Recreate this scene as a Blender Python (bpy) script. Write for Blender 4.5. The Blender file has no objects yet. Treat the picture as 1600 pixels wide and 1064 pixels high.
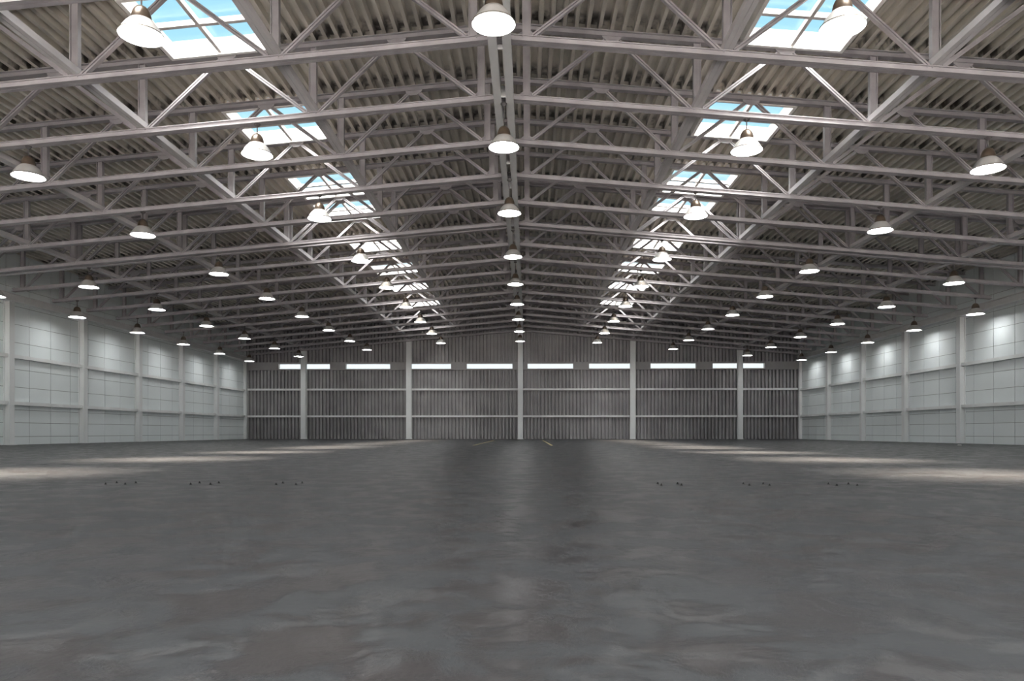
import bpy, bmesh, math, random
from mathutils import Vector
random.seed(4)
C = bpy.context.scene.collection
CAMZ = 0.634            # eye height
SL = 0.087              # roof pitch
W = 25.15               # half width of the hall
YF, YB = 66.0, -3.0    # far wall, wall behind the camera
YCAM = 0.0
NODES = [0.62, 5.24, 9.97, 14.72, 19.5, 24.2]
CHB = 9.06 + CAMZ       # underside of the bottom chord at the ridge
CHH = 0.14
TCB = 10.99 + CAMZ      # underside of the top chord at the ridge
DECK = 11.15 + CAMZ     # underside of the roof deck at the ridge
TRUSS_Y = [13.86 + 3 * k for k in range(6)] + [31.84] + [32.3 + 3 * k for k in range(12)]
TRUSS_EXTRA = [10.86, 7.86, 4.86]
SKY_Y = [(-1.14 + 6 * k, 1.86 + 6 * k) for k in range(6)] + [(32.3 + 6 * k, 35.3 + 6 * k) for k in range(5)]
SKX0, SKX1 = 6.38, 9.1
ORD = ['first', 'second', 'third', 'fourth', 'fifth', 'sixth', 'seventh', 'eighth', 'ninth', 'tenth', 'eleventh',
       'twelfth', 'thirteenth', 'fourteenth', 'fifteenth', 'sixteenth', 'seventeenth', 'eighteenth', 'nineteenth', 'twentieth',
       'twenty-first', 'twenty-second', 'twenty-third', 'twenty-fourth']

# ------------------------------------------------------------------ materials
def new_mat(name):
    m = bpy.data.materials.new(name); m.use_nodes = True
    nt = m.node_tree; b = nt.nodes['Principled BSDF']
    return m, nt, b

def mix_noise(nt, c1, c2, scale, detail=6, lo=0.35, hi=0.65, vec=None, stretch=None):
    """a colour that wanders between c1 and c2 with noise"""
    tc = nt.nodes.new('ShaderNodeTexCoord')
    src = tc.outputs['Object'] if vec is None else vec
    if stretch:
        mp = nt.nodes.new('ShaderNodeMapping'); mp.inputs['Scale'].default_value = stretch
        nt.links.new(src, mp.inputs['Vector']); src = mp.outputs['Vector']
    n = nt.nodes.new('ShaderNodeTexNoise'); n.inputs['Scale'].default_value = scale; n.inputs['Detail'].default_value = detail
    nt.links.new(src, n.inputs['Vector'])
    r = nt.nodes.new('ShaderNodeMapRange'); r.inputs[1].default_value = lo; r.inputs[2].default_value = hi
    nt.links.new(n.outputs['Fac'], r.inputs[0])
    mx = nt.nodes.new('ShaderNodeMix'); mx.data_type = 'RGBA'
    mx.inputs[6].default_value = (*c1, 1); mx.inputs[7].default_value = (*c2, 1)
    nt.links.new(r.outputs[0], mx.inputs[0])
    return mx.outputs[2], r.outputs[0], n

def painted(name, c1, c2, scale=1.5, rough=0.5, metallic=0.0, stretch=None, bump=0.0):
    m, nt, b = new_mat(name)
    col, fac, n = mix_noise(nt, c1, c2, scale, stretch=stretch)
    nt.links.new(col, b.inputs['Base Color'])
    b.inputs['Roughness'].default_value = rough; b.inputs['Metallic'].default_value = metallic
    if bump:
        bp = nt.nodes.new('ShaderNodeBump'); bp.inputs['Strength'].default_value = bump; bp.inputs['Distance'].default_value = 0.01
        nt.links.new(n.outputs['Fac'], bp.inputs['Height']); nt.links.new(bp.outputs[0], b.inputs['Normal'])
    return m

M = {}
M['steel'] = painted('painted_steel', (0.36, 0.338, 0.348), (0.285, 0.265, 0.275), 2.2, 0.42)
M['steel_light'] = painted('light_painted_steel', (0.70, 0.70, 0.70), (0.63, 0.63, 0.63), 1.2, 0.5)
M['tie'] = painted('tie_beam_paint', (0.54, 0.52, 0.525), (0.47, 0.45, 0.455), 1.2, 0.5)
M['column'] = painted('column_paint', (0.80, 0.82, 0.82), (0.70, 0.71, 0.71), 0.9, 0.5, stretch=(1, 1, 0.3))
M['panel'] = painted('wall_panel', (0.82, 0.87, 0.875), (0.77, 0.82, 0.825), 0.35, 0.45)
M['joint'] = painted('panel_joint', (0.12, 0.12, 0.12), (0.09, 0.09, 0.09), 2, 0.8)
M['farwall'] = painted('corrugated_wall_sheet', (0.36, 0.35, 0.355), (0.27, 0.26, 0.265), 0.5, 0.5, 0.2)
M['band'] = painted('window_band_paint', (0.36, 0.345, 0.345), (0.29, 0.28, 0.28), 0.5, 0.6)
M['white_frame'] = painted('white_skylight_frame', (0.86, 0.84, 0.82), (0.80, 0.78, 0.76), 2, 0.4)
M['bar'] = painted('skylight_bar_paint', (0.62, 0.58, 0.56), (0.55, 0.52, 0.5), 2, 0.4)
M['shade'] = painted('lamp_shade_enamel', (0.52, 0.505, 0.49), (0.47, 0.455, 0.44), 4, 0.35)
M['cap'] = painted('lamp_cap_metal', (0.13, 0.095, 0.07), (0.09, 0.068, 0.05), 6, 0.3, 0.4)
M['rod'] = painted('lamp_rod_metal', (0.16, 0.15, 0.15), (0.12, 0.11, 0.11), 6, 0.4, 0.5)
M['bolt'] = painted('dark_bolt_steel', (0.05, 0.05, 0.05), (0.03, 0.03, 0.03), 8, 0.5, 0.6)
M['yellow'] = painted('worn_yellow_line', (0.62, 0.47, 0.18), (0.35, 0.30, 0.2), 3, 0.6)
M['bounce'] = painted('bounce_slab_concrete', (0.35, 0.365, 0.39), (0.305, 0.32, 0.345), 0.3, 0.8)
M['roofslab'] = painted('roof_slab', (0.3, 0.3, 0.3), (0.25, 0.25, 0.25), 1, 0.8)

# reflector and lens of the lamps
def emis(name, col, s):
    m, nt, b = new_mat(name)
    b.inputs['Base Color'].default_value = (0.8, 0.8, 0.8, 1)
    b.inputs['Emission Color'].default_value = (*col, 1); b.inputs['Emission Strength'].default_value = s
    return m
LAMP = 33.0
M['lens'] = emis('lamp_lens', (0.99, 1.0, 0.995), LAMP)
M['reflector'] = painted('lamp_reflector', (0.92, 0.92, 0.9), (0.88, 0.88, 0.86), 4, 0.3)

# glass: thin clear pane
def glass(name):
    m = bpy.data.materials.new(name); m.use_nodes = True; nt = m.node_tree; nt.nodes.clear()
    out = nt.nodes.new('ShaderNodeOutputMaterial'); mx = nt.nodes.new('ShaderNodeMixShader')
    tr = nt.nodes.new('ShaderNodeBsdfTransparent'); gl = nt.nodes.new('ShaderNodeBsdfGlossy')
    gl.inputs['Roughness'].default_value = 0.05; tr.inputs['Color'].default_value = (0.97, 0.99, 1, 1)
    mx.inputs[0].default_value = 0.012
    nt.links.new(tr.outputs[0], mx.inputs[1]); nt.links.new(gl.outputs[0], mx.inputs[2]); nt.links.new(mx.outputs[0], out.inputs[0])
    return m
M['glass'] = glass('clear_glass')

# roof deck: galvanised, brownish, grime stains and painted shade near the trusses
def deck_mat():
    m, nt, b = new_mat('galvanised_roof_deck')
    col, fac, n = mix_noise(nt, (0.82, 0.775, 0.69), (0.62, 0.585, 0.52), 1.4, stretch=(2.5, 0.6, 1))
    tc = nt.nodes.new('ShaderNodeTexCoord')
    sep = nt.nodes.new('ShaderNodeSeparateXYZ'); nt.links.new(tc.outputs['Object'], sep.inputs[0])
    def math_(op, a, v=None, w=None):
        k = nt.nodes.new('ShaderNodeMath'); k.operation = op
        nt.links.new(a, k.inputs[0])
        if v is not None:
            if hasattr(v, 'links'): nt.links.new(v, k.inputs[1])
            else: k.inputs[1].default_value = v
        return k.outputs[0]
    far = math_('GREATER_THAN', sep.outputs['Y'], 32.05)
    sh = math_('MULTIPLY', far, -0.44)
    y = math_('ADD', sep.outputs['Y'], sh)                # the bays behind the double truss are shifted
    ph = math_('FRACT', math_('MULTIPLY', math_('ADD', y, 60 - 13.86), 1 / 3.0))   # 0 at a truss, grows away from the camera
    # grime stripe, also painted shade in skylight bays, that sits 0.15 to 0.6 m before each truss
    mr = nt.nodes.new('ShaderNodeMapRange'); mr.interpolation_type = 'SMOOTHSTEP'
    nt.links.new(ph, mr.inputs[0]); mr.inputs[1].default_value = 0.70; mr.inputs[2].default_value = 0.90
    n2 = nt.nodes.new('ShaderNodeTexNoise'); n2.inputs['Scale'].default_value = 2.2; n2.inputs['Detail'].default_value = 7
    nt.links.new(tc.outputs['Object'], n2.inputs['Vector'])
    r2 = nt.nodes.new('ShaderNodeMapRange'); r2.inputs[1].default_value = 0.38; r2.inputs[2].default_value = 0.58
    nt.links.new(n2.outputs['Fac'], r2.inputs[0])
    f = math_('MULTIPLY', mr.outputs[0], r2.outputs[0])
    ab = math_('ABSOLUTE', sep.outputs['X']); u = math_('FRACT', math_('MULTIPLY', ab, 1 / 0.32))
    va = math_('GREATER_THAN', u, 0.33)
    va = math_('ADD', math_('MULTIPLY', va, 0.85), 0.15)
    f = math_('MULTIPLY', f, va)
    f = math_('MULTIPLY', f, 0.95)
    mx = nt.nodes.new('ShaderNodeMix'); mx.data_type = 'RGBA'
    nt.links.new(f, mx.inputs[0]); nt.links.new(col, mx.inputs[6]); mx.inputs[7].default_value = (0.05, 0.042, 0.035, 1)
    nt.links.new(mx.outputs[2], b.inputs['Base Color'])
    b.inputs['Metallic'].default_value = 0.3; b.inputs['Roughness'].default_value = 0.34
    return m
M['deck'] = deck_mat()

# polished, patchy concrete floor
def floor_mat():
    m, nt, b = new_mat('polished_concrete')
    tc = nt.nodes.new('ShaderNodeTexCoord')
    def noise(scale, detail, stretch=None, dist=0.0, rough=0.55):
        src = tc.outputs['Object']
        if stretch:
            mp = nt.nodes.new('ShaderNodeMapping'); mp.inputs['Scale'].default_value = stretch
            nt.links.new(src, mp.inputs['Vector']); src = mp.outputs['Vector']
        n = nt.nodes.new('ShaderNodeTexNoise'); n.inputs['Scale'].default_value = scale; n.inputs['Detail'].default_value = detail
        n.inputs['Distortion'].default_value = dist; n.inputs['Roughness'].default_value = rough
        nt.links.new(src, n.inputs['Vector']); return n.outputs['Fac']
    def rng(x, a, b_, c=0.0, d=1.0, smooth=False):
        r = nt.nodes.new('ShaderNodeMapRange')
        if smooth: r.interpolation_type = 'SMOOTHSTEP'
        for i, v in zip((1, 2, 3, 4), (a, b_, c, d)): r.inputs[i].default_value = v
        nt.links.new(x, r.inputs[0]); return r.outputs[0]
    def mixc(f, a, b_):
        mx = nt.nodes.new('ShaderNodeMix'); mx.data_type = 'RGBA'
        nt.links.new(f, mx.inputs[0])
        for i, v in ((6, a), (7, b_)):
            if isinstance(v, tuple): mx.inputs[i].default_value = (*v, 1)
            else: nt.links.new(v, mx.inputs[i])
        return mx.outputs[2]
    big = rng(noise(0.55, 5, dist=0.6), 0.35, 0.65)
    mid = rng(noise(2.6, 12, dist=0.35, rough=0.68), 0.44, 0.56, smooth=True)
    fine = noise(14, 6)
    flake = rng(noise(2.9, 12, dist=0.9, rough=0.68), 0.55, 0.575, smooth=True)     # trowelled plaster flakes
    c = mixc(big, FL[0], FL[1])
    c = mixc(mid, c, FL[2])
    c2 = mixc(flake, c, FL[3])
    mul = nt.nodes.new('ShaderNodeMix'); mul.data_type = 'RGBA'; mul.inputs[0].default_value = 0.45
    nt.links.new(c, mul.inputs[6]); nt.links.new(c2, mul.inputs[7])
    nt.links.new(mul.outputs[2], b.inputs['Base Color'])
    ro = nt.nodes.new('ShaderNodeMath'); ro.operation = 'ADD'
    nt.links.new(rng(mid, 0, 1, 0.30, 0.42), ro.inputs[0]); nt.links.new(rng(flake, 0, 1, 0, 0.07), ro.inputs[1])
    nt.links.new(ro.outputs[0], b.inputs['Roughness'])
    b.inputs['Specular IOR Level'].default_value = 0.085
    add = nt.nodes.new('ShaderNodeMath'); add.operation = 'MULTIPLY_ADD'
    nt.links.new(mid, add.inputs[0]); add.inputs[1].default_value = 0.6; nt.links.new(fine, add.inputs[2])
    bp = nt.nodes.new('ShaderNodeBump'); bp.inputs['Strength'].default_value = 0.5; bp.inputs['Distance'].default_value = 0.006
    nt.links.new(add.outputs[0], bp.inputs['Height']); nt.links.new(bp.outputs[0], b.inputs['Normal'])
    return m
FL = [(0.028, 0.028, 0.030), (0.022, 0.0185, 0.0185), (0.033, 0.035, 0.038), (0.062, 0.063, 0.065)]
M['floor'] = floor_mat()

# ------------------------------------------------------------------ mesh helpers
class MB:
    def __init__(s): s.v = []; s.f = []; s.mi = []
    def poly(s, pts, faces, mi=0):
        o = len(s.v); s.v += [tuple(p) for p in pts]
        for f in faces: s.f.append([i + o for i in f]); s.mi.append(mi)
    def box(s, x0, x1, y0, y1, z0, z1, mi=0):
        p = [(x0, y0, z0), (x1, y0, z0), (x1, y1, z0), (x0, y1, z0), (x0, y0, z1), (x1, y0, z1), (x1, y1, z1), (x0, y1, z1)]
        s.poly(p, [(3, 2, 1, 0), (4, 5, 6, 7), (0, 1, 5, 4), (1, 2, 6, 5), (2, 3, 7, 6), (3, 0, 4, 7)], mi)
    def prism(s, prof, a, b, side, mi=0):
        """extrude a 2-D outline (u along `side`, v along side x axis) from a to b"""
        a, b, side = Vector(a), Vector(b), Vector(side)
        ax = (b - a).normalized(); side = (side - ax * side.dot(ax)).normalized(); up = side.cross(ax)
        if up.z < -1e-6: up = -up
        n = len(prof)
        pts = [a + side * u + up * v for u, v in prof] + [b + side * u + up * v for u, v in prof]
        fs = [(i, (i + 1) % n, n + (i + 1) % n, n + i) for i in range(n)] + [tuple(range(n))[::-1], tuple(range(n, 2 * n))]
        s.poly(pts, fs, mi)
    def lathe(s, prof, seg=32, cx=0, cy=0, mi=0, cap0=False, cap1=False):
        o = len(s.v)
        for r, z in prof:
            for k in range(seg):
                t = 2 * math.pi * k / seg; s.v.append((cx + r * math.cos(t), cy + r * math.sin(t), z))
        for i in range(len(prof) - 1):
            for k in range(seg):
                k2 = (k + 1) % seg
                s.f.append([o + i * seg + k, o + i * seg + k2, o + (i + 1) * seg + k2, o + (i + 1) * seg + k]); s.mi.append(mi)
        if cap0: s.f.append([o + k for k in range(seg)][::-1]); s.mi.append(mi)
        if cap1: s.f.append([o + (len(prof) - 1) * seg + k for k in range(seg)]); s.mi.append(mi)
    def build(s, name, mats, parent=None, smooth=False, loc=None, fix=True):
        me = bpy.data.meshes.new(name); me.from_pydata(s.v, [], s.f)
        if not isinstance(mats, (list, tuple)): mats = [mats]
        for m in mats: me.materials.append(m)
        me.polygons.foreach_set('material_index', s.mi)
        if fix:
            bm = bmesh.new(); bm.from_mesh(me); bmesh.ops.recalc_face_normals(bm, faces=bm.faces); bm.to_mesh(me); bm.free()
        if smooth:
            me.polygons.foreach_set('use_smooth', [True] * len(me.polygons))
            me.set_sharp_from_angle(angle=math.radians(35))
        o = bpy.data.objects.new(name, me); C.objects.link(o)
        if parent: o.parent = parent
        if loc: o.location = loc
        return o

def tag(o, label=None, cat=None, group=None, kind=None):
    if label: o['label'] = label
    if cat: o['category'] = cat
    if group: o['group'] = group
    if kind: o['kind'] = kind
    return o
def empty(name, loc=(0, 0, 0)):
    o = bpy.data.objects.new(name, None); C.objects.link(o); o.location = loc; o.empty_display_size = 0.2; return o
def copy_tree(o, loc, parent=None):
    c = o.copy(); C.objects.link(c)
    if parent: c.parent = parent
    else: c.location = loc
    for ch in list(o.children): copy_tree(ch, None, c)
    return c

def i_prof(w, h, tf, tw):       # I section centred in u, v from 0 to h
    return [(-w/2, 0), (w/2, 0), (w/2, tf), (tw/2, tf), (tw/2, h-tf), (w/2, h-tf), (w/2, h), (-w/2, h), (-w/2, h-tf), (-tw/2, h-tf), (-tw/2, tf), (-w/2, tf)]
def groove_prof(w, h, g=0.012, d=0.03):   # two sections side by side: box with a slot below
    return [(-w/2, 0), (-g/2, 0), (-g/2, d), (g/2, d), (g/2, 0), (w/2, 0), (w/2, h), (-w/2, h)]
def chord_prof(w, h):
    return [(-w/2, 0), (-.006, 0), (-.006, .012), (.006, .012), (.006, 0), (w/2, 0), (w/2, .022), (.045, .022), (.045, h-.02), (.085, h-.02), (.085, h), (-.085, h), (-.085, h-.02), (-.045, h-.02), (-.045, .022), (-w/2, .022)]
def h_prof(w, d, t, r):         # H seen from the front: flanges left and right, recessed web; u along x, v along y
    return [(-w/2, -d/2), (-w/2+t, -d/2), (-w/2+t, -d/2+r), (w/2-t, -d/2+r), (w/2-t, -d/2), (w/2, -d/2), (w/2, d/2), (w/2-t, d/2), (w/2-t, d/2-r), (-w/2+t, d/2-r), (-w/2+t, d/2), (-w/2, d/2)]
def chb(x): return CHB - SL * abs(x)
def tcb(x): return TCB - SL * abs(x)
def deckz(x): return DECK - SL * abs(x)

# ------------------------------------------------------------------ setting: floor
f = MB(); f.box(-W - 0.4, W + 0.4, YB - 0.3, YF + 0.4, -0.2, 0)
tag(f.build('floor', M['floor']), 'wide polished grey concrete floor of the empty hall', 'floor', kind='structure')

# ceiling: corrugated deck under a slab, with skylight openings
def strips(sx):
    out = [(0.0, SKX0, [(YB, YF + 0.4)]), (SKX1, W + 0.3, [(YB, YF + 0.4)])]
    seg = []; y = YB
    for a, b in SKY_Y:
        seg.append((y, a + 0.10)); y = b - 0.10
    seg.append((y, YF + 0.4)); out.insert(1, (SKX0, SKX1, seg))
    return out
deck = MB()
PITCH, RD = 0.32, 0.16
for sx in (-1, 1):
    for xa, xb, segs in strips(sx):
        k0 = math.floor(xa / PITCH) - 1; xs = []
        for k in range(k0, int(xb / PITCH) + 2):
            for dx, h in ((0.0, 0), (0.10, 0), (0.13, RD), (0.29, RD)):
                x = k * PITCH + dx
                if xa < x < xb: xs.append((x, h))
        def hh(x):
            u = x % PITCH
            return 0 if u <= 0.10 else (RD * (u - 0.10) / 0.03 if u < 0.13 else (RD if u <= 0.29 else RD * (0.32 - u) / 0.03))
        xs = [(xa, hh(xa + 1e-6))] + xs + [(xb, hh(xb - 1e-6))]
        for ya, yb in segs:
            pts = []
            for x, h in xs:
                z = deckz(x) + h
                pts += [(sx * x, ya, z), (sx * x, yb, z)]
            deck.poly(pts, [(2*i, 2*i+1, 2*i+3, 2*i+2) for i in range(len(xs) - 1)], 0)
            za, zb = deckz(xa) + RD + 0.01, deckz(xb) + RD + 0.01
            p = [(sx*xa, ya, za), (sx*xb, ya, zb), (sx*xb, yb, zb), (sx*xa, yb, za), (sx*xa, ya, za+.18), (sx*xb, ya, zb+.18), (sx*xb, yb, zb+.18), (sx*xa, yb, za+.18)]
            deck.poly(p, [(3, 2, 1, 0), (4, 5, 6, 7), (0, 1, 5, 4), (1, 2, 6, 5), (2, 3, 7, 6), (3, 0, 4, 7)], 1)
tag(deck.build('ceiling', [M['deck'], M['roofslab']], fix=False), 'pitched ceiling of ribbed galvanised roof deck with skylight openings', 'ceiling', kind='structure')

# side walls: thin panels on a dark backing
SEAM_Z = [0.0, 0.41, 1.11, 1.76, 2.905, 3.795, 5.155, 6.07, 6.98, 7.9, 8.8]
for sx, nm in ((-1, 'wall_left'), (1, 'wall_right')):
    w = MB(); top = deckz(W) + 0.1
    w.box(sx * (W + 0.02) if sx > 0 else -(W + 0.3), sx * (W + 0.3) if sx > 0 else -(W + 0.02), YB, YF, 0, top, 1)
    ys = []; y = 37.138 - 1.682 * 29
    while y < YF + 1.7: ys.append(y); y += 1.682
    zs = SEAM_Z[:-1] + [top]
    g = 0.019; gz = 0.009
    for a, b in zip(ys[:-1], ys[1:]):
        a = max(a, YB); b = min(b, YF)
        if b - a < 0.1: continue
        for c, d in zip(zs[:-1], zs[1:]):
            w.box(min(sx * W, sx * (W + 0.03)), max(sx * W, sx * (W + 0.03)), a + g, b - g, c + (gz if c else 0), d - gz, 0)
    tag(w.build(nm, [M['panel'], M['joint']]), 'long %s wall of pale panels with thin dark joints' % nm.split('_')[1], 'wall', kind='structure')

# far wall: vertical ribbed sheet, gable top, window band
BZ0, BZ1 = 6.28, 7.0
WZ0, WZ1 = 6.37, 6.86
WX = [(-22.1, -17.35), (-15.94, -11.84), (-10.38, -6.29), (-4.9, -0.71), (0.62, 4.79), (6.18, 10.28), (11.72, 15.86), (17.3, 22.0)]
w = MB()
def ribbed(x0, x1, z0, ztop):
    prof = []
    k = math.floor(x0 / 0.32) - 1
    while k * 0.32 < x1:
        for dx, d in ((0, 0), (0.13, 0), (0.155, 0.24), (0.295, 0.24)):
            x = k * 0.32 + dx
            if x0 < x < x1: prof.append((x, YF + d))
        k += 1
    prof = [(x0, YF + 0.05)] + prof + [(x1, YF + 0.05)]
    pts = []
    for x, y in prof: pts += [(x, y, z0), (x, y, ztop(x))]
    w.poly(pts, [(2*i, 2*i+2, 2*i+3, 2*i+1) for i in range(len(prof) - 1)], 0)
ribbed(-W, W, 0, lambda x: BZ0 + 0.02)
ribbed(-W, 0, BZ1 - 0.02, lambda x: deckz(x) + 0.1); ribbed(0, W, BZ1 - 0.02, lambda x: deckz(x) + 0.1)
w.box(-W - .3, W + .3, YF + 0.26, YF + 0.4, 0, BZ0, 1)
w.poly([(-W-.3, YF+.26, BZ1), (W+.3, YF+.26, BZ1), (W+.3, YF+.26, deckz(W)+.3), (0, YF+.26, DECK+.3), (-W-.3, YF+.26, deckz(W)+.3),
        (-W-.3, YF+.4, BZ1), (W+.3, YF+.4, BZ1), (W+.3, YF+.4, deckz(W)+.3), (0, YF+.4, DECK+.3), (-W-.3, YF+.4, deckz(W)+.3)],
       [(4, 3, 2, 1, 0), (5, 6, 7, 8, 9), (0, 1, 6, 5), (1, 2, 7, 6), (2, 3, 8, 7), (3, 4, 9, 8), (4, 0, 5, 9)], 1)
tag(w.build('wall_far', [M['farwall'], M['roofslab']], fix=False), 'far gable wall of dark grey vertical ribbed sheet', 'wall', kind='structure')
w = MB()
y0, y1 = YF - 0.12, YF + 0.4
w.box(-W, W, y0, y1, BZ0, WZ0); w.box(-W, W, y0, y1, WZ1, BZ1)
xs = [-W] + [v for p in WX for v in p] + [W]
for a, b in zip(xs[0::2], xs[1::2]): w.box(a, b, y0, y1, WZ0, WZ1)
tag(w.build('trim_1', M['band']), 'flat grey band holding the window strip across the far wall', 'trim', kind='structure')
for i, (a, b) in enumerate(WX):
    fr = MB(); t = 0.035
    fr.box(a, b, YF, YF + .06, WZ0, WZ0 + t); fr.box(a, b, YF, YF + .06, WZ1 - t, WZ1)
    fr.box(a, a + t, YF, YF + .06, WZ0 + t, WZ1 - t); fr.box(b - t, b, YF, YF + .06, WZ0 + t, WZ1 - t)
    wo = fr.build('window_%d' % (i + 1), M['white_frame'])
    tag(wo, 'narrow white-lit strip window, %s from the left in the far wall' % ORD[i], 'window', 'strip windows in the far wall', 'structure')
    g = MB(); g.box(a + t, b - t, YF + .025, YF + .035, WZ0 + t, WZ1 - t); g.build('pane', M['glass'], wo)
# wall behind the camera
w = MB()
DX, DZ = 24.0, 6.5      # unseen open doorway behind the viewer, added to let in fill light
w.box(-W - .3, -DX, YB - .3, YB, 0, DZ); w.box(DX, W + .3, YB - .3, YB, 0, DZ)
w.poly([(-W-.3, YB, DZ), (W+.3, YB, DZ), (W+.3, YB, deckz(W)+.3), (0, YB, DECK+.3), (-W-.3, YB, deckz(W)+.3),
        (-W-.3, YB-.3, DZ), (W+.3, YB-.3, DZ), (W+.3, YB-.3, deckz(W)+.3), (0, YB-.3, DECK+.3), (-W-.3, YB-.3, deckz(W)+.3)],
       [(0, 1, 2, 3, 4), (9, 8, 7, 6, 5), (0, 5, 6, 1), (1, 6, 7, 2), (2, 7, 8, 3), (3, 8, 9, 4), (4, 9, 5, 0)])
tag(w.build('wall_back', M['farwall']), 'grey gable wall with an added unseen doorway behind the viewer to let in light', 'wall', kind='structure')
w = MB(); w.box(-70, 70, YB - 80, YB - .3, -0.2, -0.01)  # unseen pale slab added to bounce sunlight up under the roof
tag(w.build('bounce_slab', M['bounce']), 'pale concrete forecourt slab added outside the doorway behind the viewer, lighting the roof', 'ground', kind='structure')

# ------------------------------------------------------------------ columns and rails
def column_mesh(w, d, h, t=0.03):
    """H column standing at the origin, front towards -y"""
    m = MB(); m.prism([(u, v) for u, v in h_prof(w, d, t + 0.05, 0.05)], (0, 0, 0), (0, 0, h), (1, 0, 0))
    return m
def side_col_prof(d=0.32, w=0.36):
    # flange faces the hall (u = out from the wall, v along y)
    t = 0.035
    return [(0, -w/2), (t, -w/2), (t, -0.09), (d - t, -0.09), (d - t, -w/2), (d, -w/2), (d, w/2), (d - t, w/2), (d - t, 0.09), (t, 0.09), (t, w/2), (0, w/2)]
EB0, EB1 = 7.13, 7.48
COL_Y = [35.43 + 6 * k for k in range(-3, 5)] + [65.7]
GIRT_Z = [(1.99, 2.17), (4.33, 4.51)]
for sx, side in ((-1, 'left'), (1, 'right')):
    near = None
    for i, y in enumerate(COL_Y):
        n_from_far = len(COL_Y) - 1 - i
        m = MB()
        pr = side_col_prof() if y < 65 else [(0, -0.15), (0.24, -0.15), (0.24, 0.15), (0, 0.15)]
        n = len(pr)
        base = [(-sx * (u), v, 0.02) for u, v in pr]; topp = [(-sx * u, v, EB0) for u, v in pr]
        m.poly(base + topp, [(k, (k + 1) % n, n + (k + 1) % n, n + k) for k in range(n)] + [tuple(range(n))[::-1], tuple(range(n, 2 * n))])
        root = empty('steel_column', (sx * (W - 0.001), y, 0)) 
        m.build('shaft', M['column'], root)
        if y < 65:
            b = MB(); b.box(*sorted((-sx * -0.0, -sx * 0.42)), -0.24, 0.24, 0, 0.03); b.build('base_plate', M['column'], root)
            for zz in (GIRT_Z[0], GIRT_Z[1]):
                b = MB(); b.box(*sorted((-sx * 0.321, -sx * 0.335)), -0.13, 0.13, zz[0] - 0.03, zz[1] + 0.03); b.build('connection_plate', M['column'], root)
        nm = 'pale grey corner column where the %s wall meets the far wall' % side if y > 65 else \
             'pale grey steel column against the %s wall, %s counted from the far corner' % (side, ORD[n_from_far - 1])
        tag(root, nm, 'column', 'steel columns along the side walls')
    for lv, (z0, z1) in enumerate(GIRT_Z):
        for i in range(len(COL_Y) - 1):
            a, b = COL_Y[i] + 0.10, COL_Y[i + 1] - (0.10 if COL_Y[i + 1] < 65 else 0.15)
            m = MB()
            m.prism([(-0.09, 0), (0.09, 0), (0.09, 0.03), (-0.06, 0.03), (-0.06, z1 - z0 - 0.03), (0.09, z1 - z0 - 0.03), (0.09, z1 - z0), (-0.09, z1 - z0)],
                    (0, a, 0), (0, b, 0), (sx, 0, 0))
            o = m.build('wall_rail', M['column'], loc=(sx * (W - 0.095), 0, z0))
            tag(o, '%s horizontal rail on the %s wall, %s bay counted from the far wall' % (('lower', 'upper')[lv], side, ORD[len(COL_Y) - 2 - i]),
                'rail', 'horizontal rails on the side walls', 'thing')
    # eave beam with a thin bright ledge
    m = MB(); m.prism(i_prof(0.30, EB1 - EB0, 0.03, 0.06), (0, YB + 0.05, 0), (0, YF - 0.1, 0), (1, 0, 0))
    root = empty('eave_beam', (sx * (W - 0.27), 0, EB0)); m.build('beam', M['steel_light'], root)
    m = MB(); m.box(-0.19, 0.19, YB + .05, YF - .1, -0.035, 0); m.build('ledge_strip', M['column'], root)
    tag(root, 'long grey eave beam along the top of the %s wall' % side, 'beam', 'eave beams', 'thing')

BX = [-19.68, -10.1, 0, 10.1, 19.68]
BN = ['leftmost of five', 'second from the left of five', 'tallest and central of five', 'fourth from the left of five', 'rightmost of five']
for x, bn in zip(BX, BN):
    root = empty('steel_column', (x, YF - 0.32, 0))
    h = chb(x) + 0.25
    m = MB(); m.prism(i_prof(0.46, 0.4, 0.04, 0.08), (0, -0.0, 0.02), (0, 0.0, h), (1, 0, 0))
    o = m.build('shaft', M['column'], root); 
    # centre the section front to back
    ys = [v.co.y for v in o.data.vertices]; mid = (min(ys) + max(ys)) / 2
    for v in o.data.vertices: v.co.y -= mid
    b = MB(); b.box(-0.3, 0.3, -0.26, 0.26, 0, 0.03); b.build('base_plate', M['column'], root)
    tag(root, 'pale steel column on the far wall, %s' % bn, 'column', 'steel columns on the far wall')
edges = [-W + 0.26] + [v for x in BX for v in (x - 0.24, x + 0.24)] + [W - 0.26]
for lv, (z0, z1) in enumerate(((1.99, 2.16), (4.43, 4.60))):
    for i in range(6):
        a, b = edges[2 * i], edges[2 * i + 1]
        m = MB(); m.prism([(-0.08, 0), (0.08, 0), (0.08, 0.17), (-0.08, 0.17)], (a, 0, 0), (b, 0, 0), (0, 1, 0))
        o = m.build('wall_rail', M['column'], loc=(0, YF - 0.085, z0))
        tag(o, '%s horizontal rail on the ribbed far wall, %s bay from the left' % (('lower', 'upper')[lv], ORD[i]), 'rail',
            'horizontal rails on the far wall', 'thing')

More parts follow.
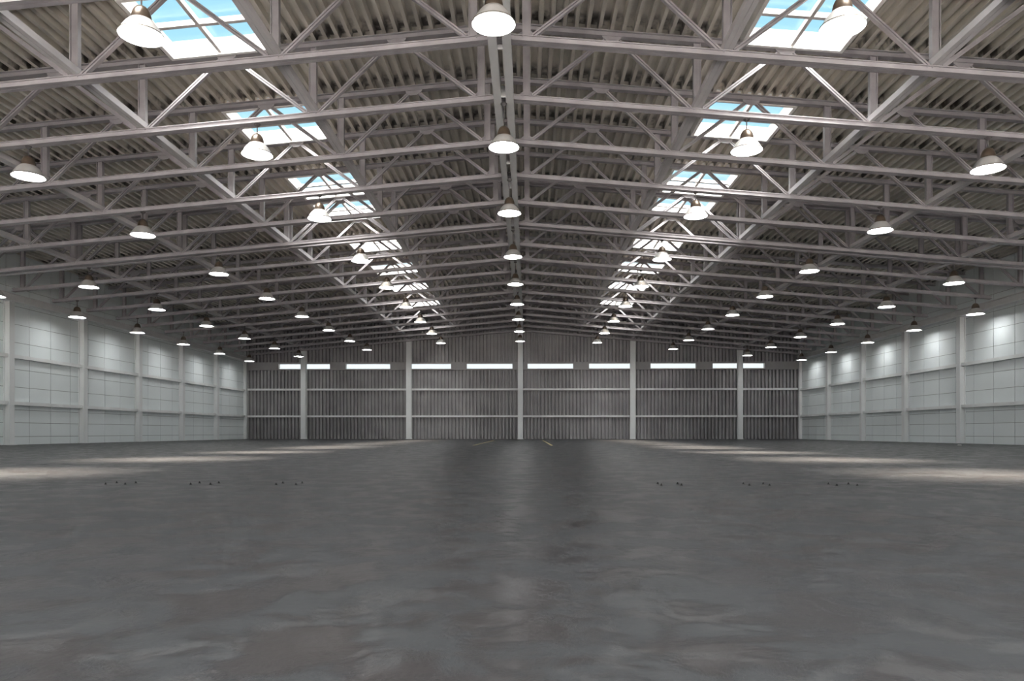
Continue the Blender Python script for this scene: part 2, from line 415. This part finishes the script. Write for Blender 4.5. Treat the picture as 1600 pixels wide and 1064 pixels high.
# ------------------------------------------------------------------ roof trusses
def make_truss():
    root = empty('roof_truss', (0, 0, 0))
    E = W - 0.02
    cp = chord_prof(0.25, CHH + 0.02); ip = i_prof(0.2, DECK - TCB, 0.02, 0.05)
    vp = h_prof(0.20, 0.14, 0.022, 0.045)
    for s in (-1, 1):
        m = MB(); m.prism(cp, (0, 0, CHB), (s * (E - 0.45), 0, chb(E - 0.45)), (0, 1, 0)); m.build('bottom_chord', M['steel'], root)
        m = MB(); m.prism(ip, (0, 0, TCB), (s * E, 0, tcb(E)), (0, 1, 0)); m.build('top_chord', M['steel'], root)
        for x in NODES:
            m = MB(); m.prism(vp, (s * x, 0, chb(x) + CHH - 0.02), (s * x, 0, tcb(x) + 0.01), (1, 0, 0))
            m.build('vertical_strut', M['steel'], root)
        dp = [(-0.05, -0.055), (-0.01, -0.055), (-0.01, -0.02), (0.01, -0.02), (0.01, -0.055), (0.05, -0.055), (0.05, 0.055), (-0.05, 0.055)]
        for a, b in zip(NODES[:-1], NODES[1:]):
            xm = (a + b) / 2
            for xn, d in ((a, 1), (b, -1)):
                m = MB(); m.prism([(v, u) for u, v in dp], (s * (xn + d * 0.16), 0, chb(xn) + CHH + 0.02), (s * (xm - d * 0.12), 0, tcb(xm) - 0.03), (0, 1, 0))
                m.build('diagonal_brace', M['steel'], root)
            # gusset under the top chord where two braces meet
            m = MB(); z = tcb(xm)
            pr = [(-0.27, 0.01), (0.27, 0.01), (0.25, -0.05), (0.10, -0.15), (-0.10, -0.15), (-0.25, -0.05)]
            m.poly([(s*xm + u, -0.075, z + v - SL * s * u) for u, v in pr] + [(s*xm + u, -0.055, z + v - SL * s * u) for u, v in pr],
                   [tuple(range(6))[::-1], tuple(range(6, 12))] + [(k, (k + 1) % 6, 6 + (k + 1) % 6, 6 + k) for k in range(6)])
            m.build('gusset_plate', M['steel'], root)
            # node plate on the bottom chord
        for x in NODES[:-1]:
            m = MB(); z = chb(x) + CHH
            pr = [(-0.30, -0.06), (0.30, -0.06), (0.28, 0.05), (0.12, 0.18), (-0.12, 0.18), (-0.28, 0.05)]
            m.poly([(s*x + u, 0.075, z + v) for u, v in pr] + [(s*x + u, 0.095, z + v) for u, v in pr],
                   [tuple(range(6))[::-1], tuple(range(6, 12))] + [(k, (k + 1) % 6, 6 + (k + 1) % 6, 6 + k) for k in range(6)])
            m.build('node_plate', M['steel'], root)
        # short brace from the last node to the wall
        m = MB(); m.prism([(v, u) for u, v in dp], (s * 24.05, 0, tcb(24.05) - 0.05), (s * 22.9, 0, chb(22.9) + CHH), (0, 1, 0)); 
    return root
TG = 'steel roof trusses spanning the hall'
t0 = make_truss()
allY = sorted(TRUSS_EXTRA + TRUSS_Y)
for i, y in enumerate(allY):
    t = t0 if i == 0 else copy_tree(t0, (0, y, 0))
    t.location = (0, y, 0)
    k = len(allY) - 1 - i
    if i < 3: lb = 'grey steel roof truss above the viewer, %s in front of the nearest pendant lamps' % ORD[2 - i]
    elif y == 31.84: lb = 'grey roof truss, nearer one of the close-set pair in mid hall'
    elif y == 32.3: lb = 'grey roof truss, farther one of the close-set pair in mid hall'
    elif y < 31: lb = 'grey steel roof truss, %s in view counted from the viewer' % ORD[i - 3]
    else: lb = 'grey steel roof truss, %s counted from the far wall' % ORD[k]
    tag(t, lb, 'truss', TG)

# ------------------------------------------------------------------ ridge beam (a pair of I beams) and longitudinal beams
root = empty('ridge_beam', (0, 0, 8.97 + CAMZ))
RY0, RY1 = YB + 0.1, YF - 0.6
for s in (-1, 1):
    m = MB(); m.prism(i_prof(0.205, 0.34, 0.025, 0.05), (s * 0.165, RY0, 0), (s * 0.165, RY1, 0), (1, 0, 0)); m.build('joist', M['steel_light'], root)
for k in range(0, 26):
    y = 2.4 + 2.44 * k
    if y > RY1: break
    m = MB(); m.box(-0.062, 0.062, y - 0.02, y + 0.02, 0.0, 0.3); m.build('spacer_plate', M['steel_light'], root)
tag(root, 'twin steel ridge beam running down the middle of the ceiling', 'beam', kind='thing')
LN = {5.24: 'innermost', 9.97: 'second out from the ridge', 14.72: 'third out from the ridge', 19.5: 'outermost'}
for s, side in ((-1, 'left'), (1, 'right')):
    for x in NODES[1:5]:
        m = MB(); m.prism(groove_prof(0.24, 0.16, 0.01, 0.01), (0, YB + 0.1, 0), (0, YF - 0.1, 0), (1, 0, 0))
        o = m.build('tie_beam', M['tie'], loc=(s * x, 0, chb(x) + CHH + 0.03))
        tag(o, 'lengthwise tie beam on the %s roof slope, %s' % (side, LN[x]), 'beam', 'lengthwise tie beams between the trusses', 'thing')

# ------------------------------------------------------------------ skylights
def make_skylight(s, ln):
    root = empty('skylight', (0, 0, 0))
    x0, x1 = SKX0, SKX1; t = 0.10; ya, yb = 0.11, ln - 0.11
    b0 = 10.97 + CAMZ; hh = 0.34
    def zz(x, d): return b0 - SL * x + d
    def ringside(xa, xb, y0, y1, name, mat):
        m = MB(); pts = []
        for d in (0.0, hh):
            for x, y in ((xa, y0), (xb, y0), (xb, y1), (xa, y1)): pts.append((s * x, y, zz(x, d)))
        m.poly(pts, [(3, 2, 1, 0), (4, 5, 6, 7), (0, 1, 5, 4), (1, 2, 6, 5), (2, 3, 7, 6), (3, 0, 4, 7)])
        return m.build(name, mat, root)
    ringside(x0, x1, ya, ya + t, 'curb', M['white_frame']); ringside(x0, x1, yb - t, yb, 'curb', M['white_frame'])
    ringside(x0, x0 + t, ya + t, yb - t, 'curb', M['white_frame']); ringside(x1 - t, x1, ya + t, yb - t, 'curb', M['white_frame'])
    xm, ym = (x0 + x1) / 2, ln / 2
    m = MB(); m.prism([(-.05, 0), (.05, 0), (.05, .13), (-.05, .13)], (s * xm, ya + t, zz(xm, .06)), (s * xm, yb - t, zz(xm, .06)), (1, 0, 0)); m.build('glazing_bar', M['bar'], root)
    m = MB(); m.prism([(-.06, 0), (.06, 0), (.06, .13), (-.06, .13)], (s * (x0 + t), ym, zz(x0 + t, .061)), (s * (x1 - t), ym, zz(x1 - t, .061)), (0, 1, 0)); m.build('glazing_bar', M['bar'], root)
    m = MB(); pts = [(s * x, y, zz(x, d)) for d in (0.28, 0.295) for x, y in ((x0 + t, ya + t), (x1 - t, ya + t), (x1 - t, yb - t), (x0 + t, yb - t))]
    m.poly(pts, [(3, 2, 1, 0), (4, 5, 6, 7), (0, 1, 5, 4), (1, 2, 6, 5), (2, 3, 7, 6), (3, 0, 4, 7)]); m.build('glass_pane', M['glass'], root)
    return root
for s, side in ((-1, 'left'), (1, 'right')):
    p = make_skylight(s, 3.0)
    for i, (a, b) in enumerate(SKY_Y):
        o = p if i == 0 else copy_tree(p, (0, a, 0))
        o.location = (0, a, 0)
        if i < 3: lb = 'square roof light behind the frame edge, %s slope, %s before the nearest one seen' % (side, ORD[2 - i])
        else: lb = 'square white-framed skylight in the %s roof slope, %s from the viewer' % (side, ORD[i - 3])
        tag(o, lb, 'skylight', 'skylights in the roof')

# ------------------------------------------------------------------ pendant lamps
def make_lamp(drop):
    root = empty('pendant_lamp')
    outer = [(0.165, .315), (0.205, .30), (0.25, .255), (0.295, .205), (0.335, .145), (0.37, .085), (0.398, .035), (0.408, .028), (0.412, .02), (0.42, 0.0)]
    inner = [(0.412, 0.0), (0.404, .02), (0.385, .06)]
    m = MB(); m.lathe(outer[::-1] + [(0.02, .318)], 40); m.build('shade', M['shade'], root, smooth=True)
    m = MB(); m.lathe([(0.42, 0.0), (0.412, 0.0), (0.404, .02), (0.385, .055), (0.372, .055)], 40); m.build('rim', M['reflector'], root, smooth=True)
    m = MB(); m.lathe([(0.4085, .034), (0.4125, .032), (0.4135, .026), (0.410, .024)], 40); m.build('seam_ring', M['cap'], root, smooth=True)
    m = MB(); m.lathe([(0.378, .058), (0.378, .064)], 40, cap0=True); m.build('lens', M['lens'], root)
    m = MB(); m.lathe([(0.18, .305), (0.182, .34), (0.178, .385), (0.165, .44), (0.14, .50), (0.10, .55), (0.05, .58), (0.02, .588)], 32, cap0=True, cap1=True); m.build('cap', M['cap'], root, smooth=True)
    m = MB(); m.lathe([(0.016, .58), (0.016, drop - .05)], 12, cap0=True, cap1=True); m.build('rod', M['rod'], root, smooth=True)
    m = MB(); m.lathe([(0.02, drop - .07), (0.05, drop - .06), (0.09, drop - .015), (0.09, drop)], 20, cap0=True, cap1=True); m.build('canopy', M['rod'], root, smooth=True)
    return root
protos = {}
ROWS = [('E', 0, 0.0, 7.768, 'the ridge beam', 0), ('D', -1, 6.79, 7.624, 'the left skylights', 0), ('D', 1, 6.584, 7.624, 'the right skylights', 0),
        ('C', -1, 13.175, 7.068, 'the middle left roof slope', 1), ('C', 1, 13.04, 7.068, 'the middle right roof slope', 1),
        ('B', -1, 19.075, 6.51, 'the outer left roof slope', 3), ('B', 1, 19.33, 6.51, 'the outer right roof slope', 3),
        ('A', -1, 23.37, 6.115, 'the eaves beside the left wall', 4), ('A', 1, 23.9, 6.115, 'the eaves beside the right wall', 4)]
for key, s, x, H, where, n0 in ROWS:
    X = s * x; rim = H + CAMZ
    up = (8.97 + CAMZ) if key == 'E' else chb(X)
    drop = up - rim - 0.003
    pk = (key, s)
    protos[pk] = make_lamp(drop)
    first = True
    for n in range(-1, 9):
        y = (13.86 + 6 * n) if n < 3 else (32.3 + 6 * (n - 3))
        if y < 0.5: y += 0.0
        o = protos[pk] if first else copy_tree(protos[pk], (X, y, rim)); first = False
        o.location = (X, y, rim)
        if n < n0: lb = 'bell lamp under %s, %s from the far wall' % (where, ORD[8 - n])
        else: lb = 'bell lamp under %s, %s from the far wall' % (where, ORD[8 - n])
        tag(o, lb, 'lamp', 'bell pendant lamps')

# ------------------------------------------------------------------ small things on the floor
bm_ = MB()
bm_.lathe([(0.026, 0.0), (0.026, 0.004)], 16, cap0=True, cap1=True)
bm_.lathe([(0.016, 0.004), (0.016, 0.018)], 6, cap0=True, cap1=True)
bm_.lathe([(0.009, 0.018), (0.009, 0.034)], 10, cap0=True, cap1=True)
bm_.v = [(a * .75, b * .75, c * .7) for a, b, c in bm_.v]
bolt0 = bm_.build('anchor_bolt', M['bolt']); first = True
GX = [-4.34, -3.3, -2.26, 2.36, 3.4, 4.43]
GN = ['outer left', 'middle left', 'inner left', 'inner right', 'middle right', 'outer right']
for gx, gn in zip(GX, GN):
    for dx, a in ((-0.12, 'left'), (0.12, 'right')):
        for dy, b in ((8.70, 'front'), (8.94, 'back')):
            o = bolt0 if first else bolt0.copy()
            if not first: C.objects.link(o)
            first = False
            o.location = (gx + dx, dy, 0)
            tag(o, 'small dark anchor bolt in the floor, %s %s of the %s foursome' % (b, a, gn), 'bolt', 'anchor bolts in the floor')
for x, nm in ((-1.94, 'left'), (1.81, 'right')):
    m = MB(); m.box(-0.05, 0.05, 0, 21.8, 0, 0.003); o = m.build('floor_line', M['yellow'], loc=(x, 34.7, 0.0))
    tag(o, 'thin worn yellow line on the floor, %s of the far central column' % nm, 'floor line', 'yellow floor lines', 'thing')

# a small pale scrap lying near the right wall
m = MB(); n = 9
ring = [(0.09 * (0.7 + 0.5 * random.random()) * math.cos(2 * math.pi * k / n), 0.07 * (0.7 + 0.5 * random.random()) * math.sin(2 * math.pi * k / n)) for k in range(n)]
m.v = [(x, y, 0.0) for x, y in ring] + [(x * .8, y * .8, 0.018 + 0.02 * random.random()) for x, y in ring] + [(0, 0, 0.028)]
m.f = [tuple(range(n))[::-1]] + [(k, (k + 1) % n, n + (k + 1) % n, n + k) for k in range(n)] + [(n + k, n + (k + 1) % n, 2 * n) for k in range(n)]; m.mi = [0] * len(m.f)
o = m.build('paper_scrap', M['white_frame'], loc=(21.5, 35.6, 0))
tag(o, 'small pale crumpled scrap on the floor near the right wall', 'scrap')

# ------------------------------------------------------------------ light and sky
wd = bpy.data.worlds.new('sky'); bpy.context.scene.world = wd; wd.use_nodes = True
nt = wd.node_tree; nt.nodes.clear()
out = nt.nodes.new('ShaderNodeOutputWorld'); bg = nt.nodes.new('ShaderNodeBackground')
tc = nt.nodes.new('ShaderNodeTexCoord'); sep = nt.nodes.new('ShaderNodeSeparateXYZ')
nt.links.new(tc.outputs['Generated'], sep.inputs[0])
cr = nt.nodes.new('ShaderNodeValToRGB'); cr.color_ramp.interpolation = 'EASE'
els = [(0.0, (0.95, 1.0, 1.0)), (0.20, (0.92, 1.0, 1.02)), (0.30, (0.50, 0.80, 0.95)), (0.42, (0.42, 0.77, 0.97)), (0.6, (0.40, 0.74, 0.97)), (1.0, (0.42, 0.76, 1.0))]
r = cr.color_ramp; r.elements[0].position = 0; r.elements[0].color = (*els[0][1], 1); r.elements[1].position = 1; r.elements[1].color = (*els[-1][1], 1)
for p, c in els[1:-1]:
    e = r.elements.new(p); e.color = (*c, 1)
nt.links.new(sep.outputs['Z'], cr.inputs[0])
# glow added to the unseen upper sky, brightening truss fronts under the skylights
GD = Vector((0, -0.45, 1)).normalized()
dot = nt.nodes.new('ShaderNodeVectorMath'); dot.operation = 'DOT_PRODUCT'; nt.links.new(tc.outputs['Generated'], dot.inputs[0]); dot.inputs[1].default_value = GD
mr = nt.nodes.new('ShaderNodeMapRange'); mr.interpolation_type = 'SMOOTHSTEP'
mr.inputs[1].default_value = 0.72; mr.inputs[2].default_value = 0.92; mr.inputs[3].default_value = 0; mr.inputs[4].default_value = 1
nt.links.new(dot.outputs['Value'], mr.inputs[0])
GLOW = 36.0; BACK = 0.3
sc_ = nt.nodes.new('ShaderNodeVectorMath'); sc_.operation = 'SCALE'; sc_.inputs[0].default_value = (1.0, 0.95, 0.9)
mul = nt.nodes.new('ShaderNodeMath'); mul.operation = 'MULTIPLY'; mul.inputs[1].default_value = GLOW
nt.links.new(mr.outputs[0], mul.inputs[0]); nt.links.new(mul.outputs[0], sc_.inputs['Scale'])
ad = nt.nodes.new('ShaderNodeVectorMath'); ad.operation = 'ADD'
nt.links.new(cr.outputs[0], ad.inputs[0]); nt.links.new(sc_.outputs[0], ad.inputs[1])
# extra sky brightness added on the doorway side as unseen fill
dot2 = nt.nodes.new('ShaderNodeMapRange'); dot2.interpolation_type = 'SMOOTHSTEP'
neg = nt.nodes.new('ShaderNodeMath'); neg.operation = 'MULTIPLY'; neg.inputs[1].default_value = -1
nt.links.new(sep.outputs['Y'], neg.inputs[0]); nt.links.new(neg.outputs[0], dot2.inputs[0])
dot2.inputs[1].default_value = 0.1; dot2.inputs[2].default_value = 0.7; dot2.inputs[3].default_value = 0; dot2.inputs[4].default_value = BACK
sc2 = nt.nodes.new('ShaderNodeVectorMath'); sc2.operation = 'SCALE'; sc2.inputs[0].default_value = (1.0, 0.97, 0.93)
nt.links.new(dot2.outputs[0], sc2.inputs['Scale'])
ad2 = nt.nodes.new('ShaderNodeVectorMath'); ad2.operation = 'ADD'
nt.links.new(ad.outputs[0], ad2.inputs[0]); nt.links.new(sc2.outputs[0], ad2.inputs[1])
nt.links.new(ad2.outputs[0], bg.inputs['Color']); bg.inputs['Strength'].default_value = 1.0
nt.links.new(bg.outputs[0], out.inputs[0])

sun = bpy.data.lights.new('sun', 'SUN'); sun.energy = 56.0; sun.angle = math.radians(15); sun.color = (1.0, 0.83, 0.66)
so = bpy.data.objects.new('sun', sun); C.objects.link(so)
d = Vector((0, -math.tan(math.radians(8)), -1)); so.rotation_euler = d.to_track_quat('-Z', 'Y').to_euler(); so.location = (0, 30, 30)

# ------------------------------------------------------------------ camera
cam = bpy.data.cameras.new('camera'); co = bpy.data.objects.new('camera', cam); C.objects.link(co)
cam.sensor_width = 36; cam.lens = 1137 / 1600 * 36; cam.shift_y = (675.2 - 532) / 1600; cam.clip_end = 300
co.location = (0.648, YCAM, CAMZ); co.rotation_euler = (math.pi / 2, 0, 0.0215)
S = bpy.context.scene; S.camera = co
S.view_settings.view_transform = 'Standard'; S.view_settings.look = 'None'; S.view_settings.gamma = 1; S.view_settings.exposure = 0.16
S.view_settings.use_curve_mapping = False
S.cycles.use_denoising = True
S.cycles.max_bounces = 8; S.cycles.diffuse_bounces = 5; S.cycles.glossy_bounces = 3; S.cycles.transparent_max_bounces = 8
S.cycles.sample_clamp_indirect = 6.0
S.cycles.caustics_reflective = False; S.cycles.caustics_refractive = False
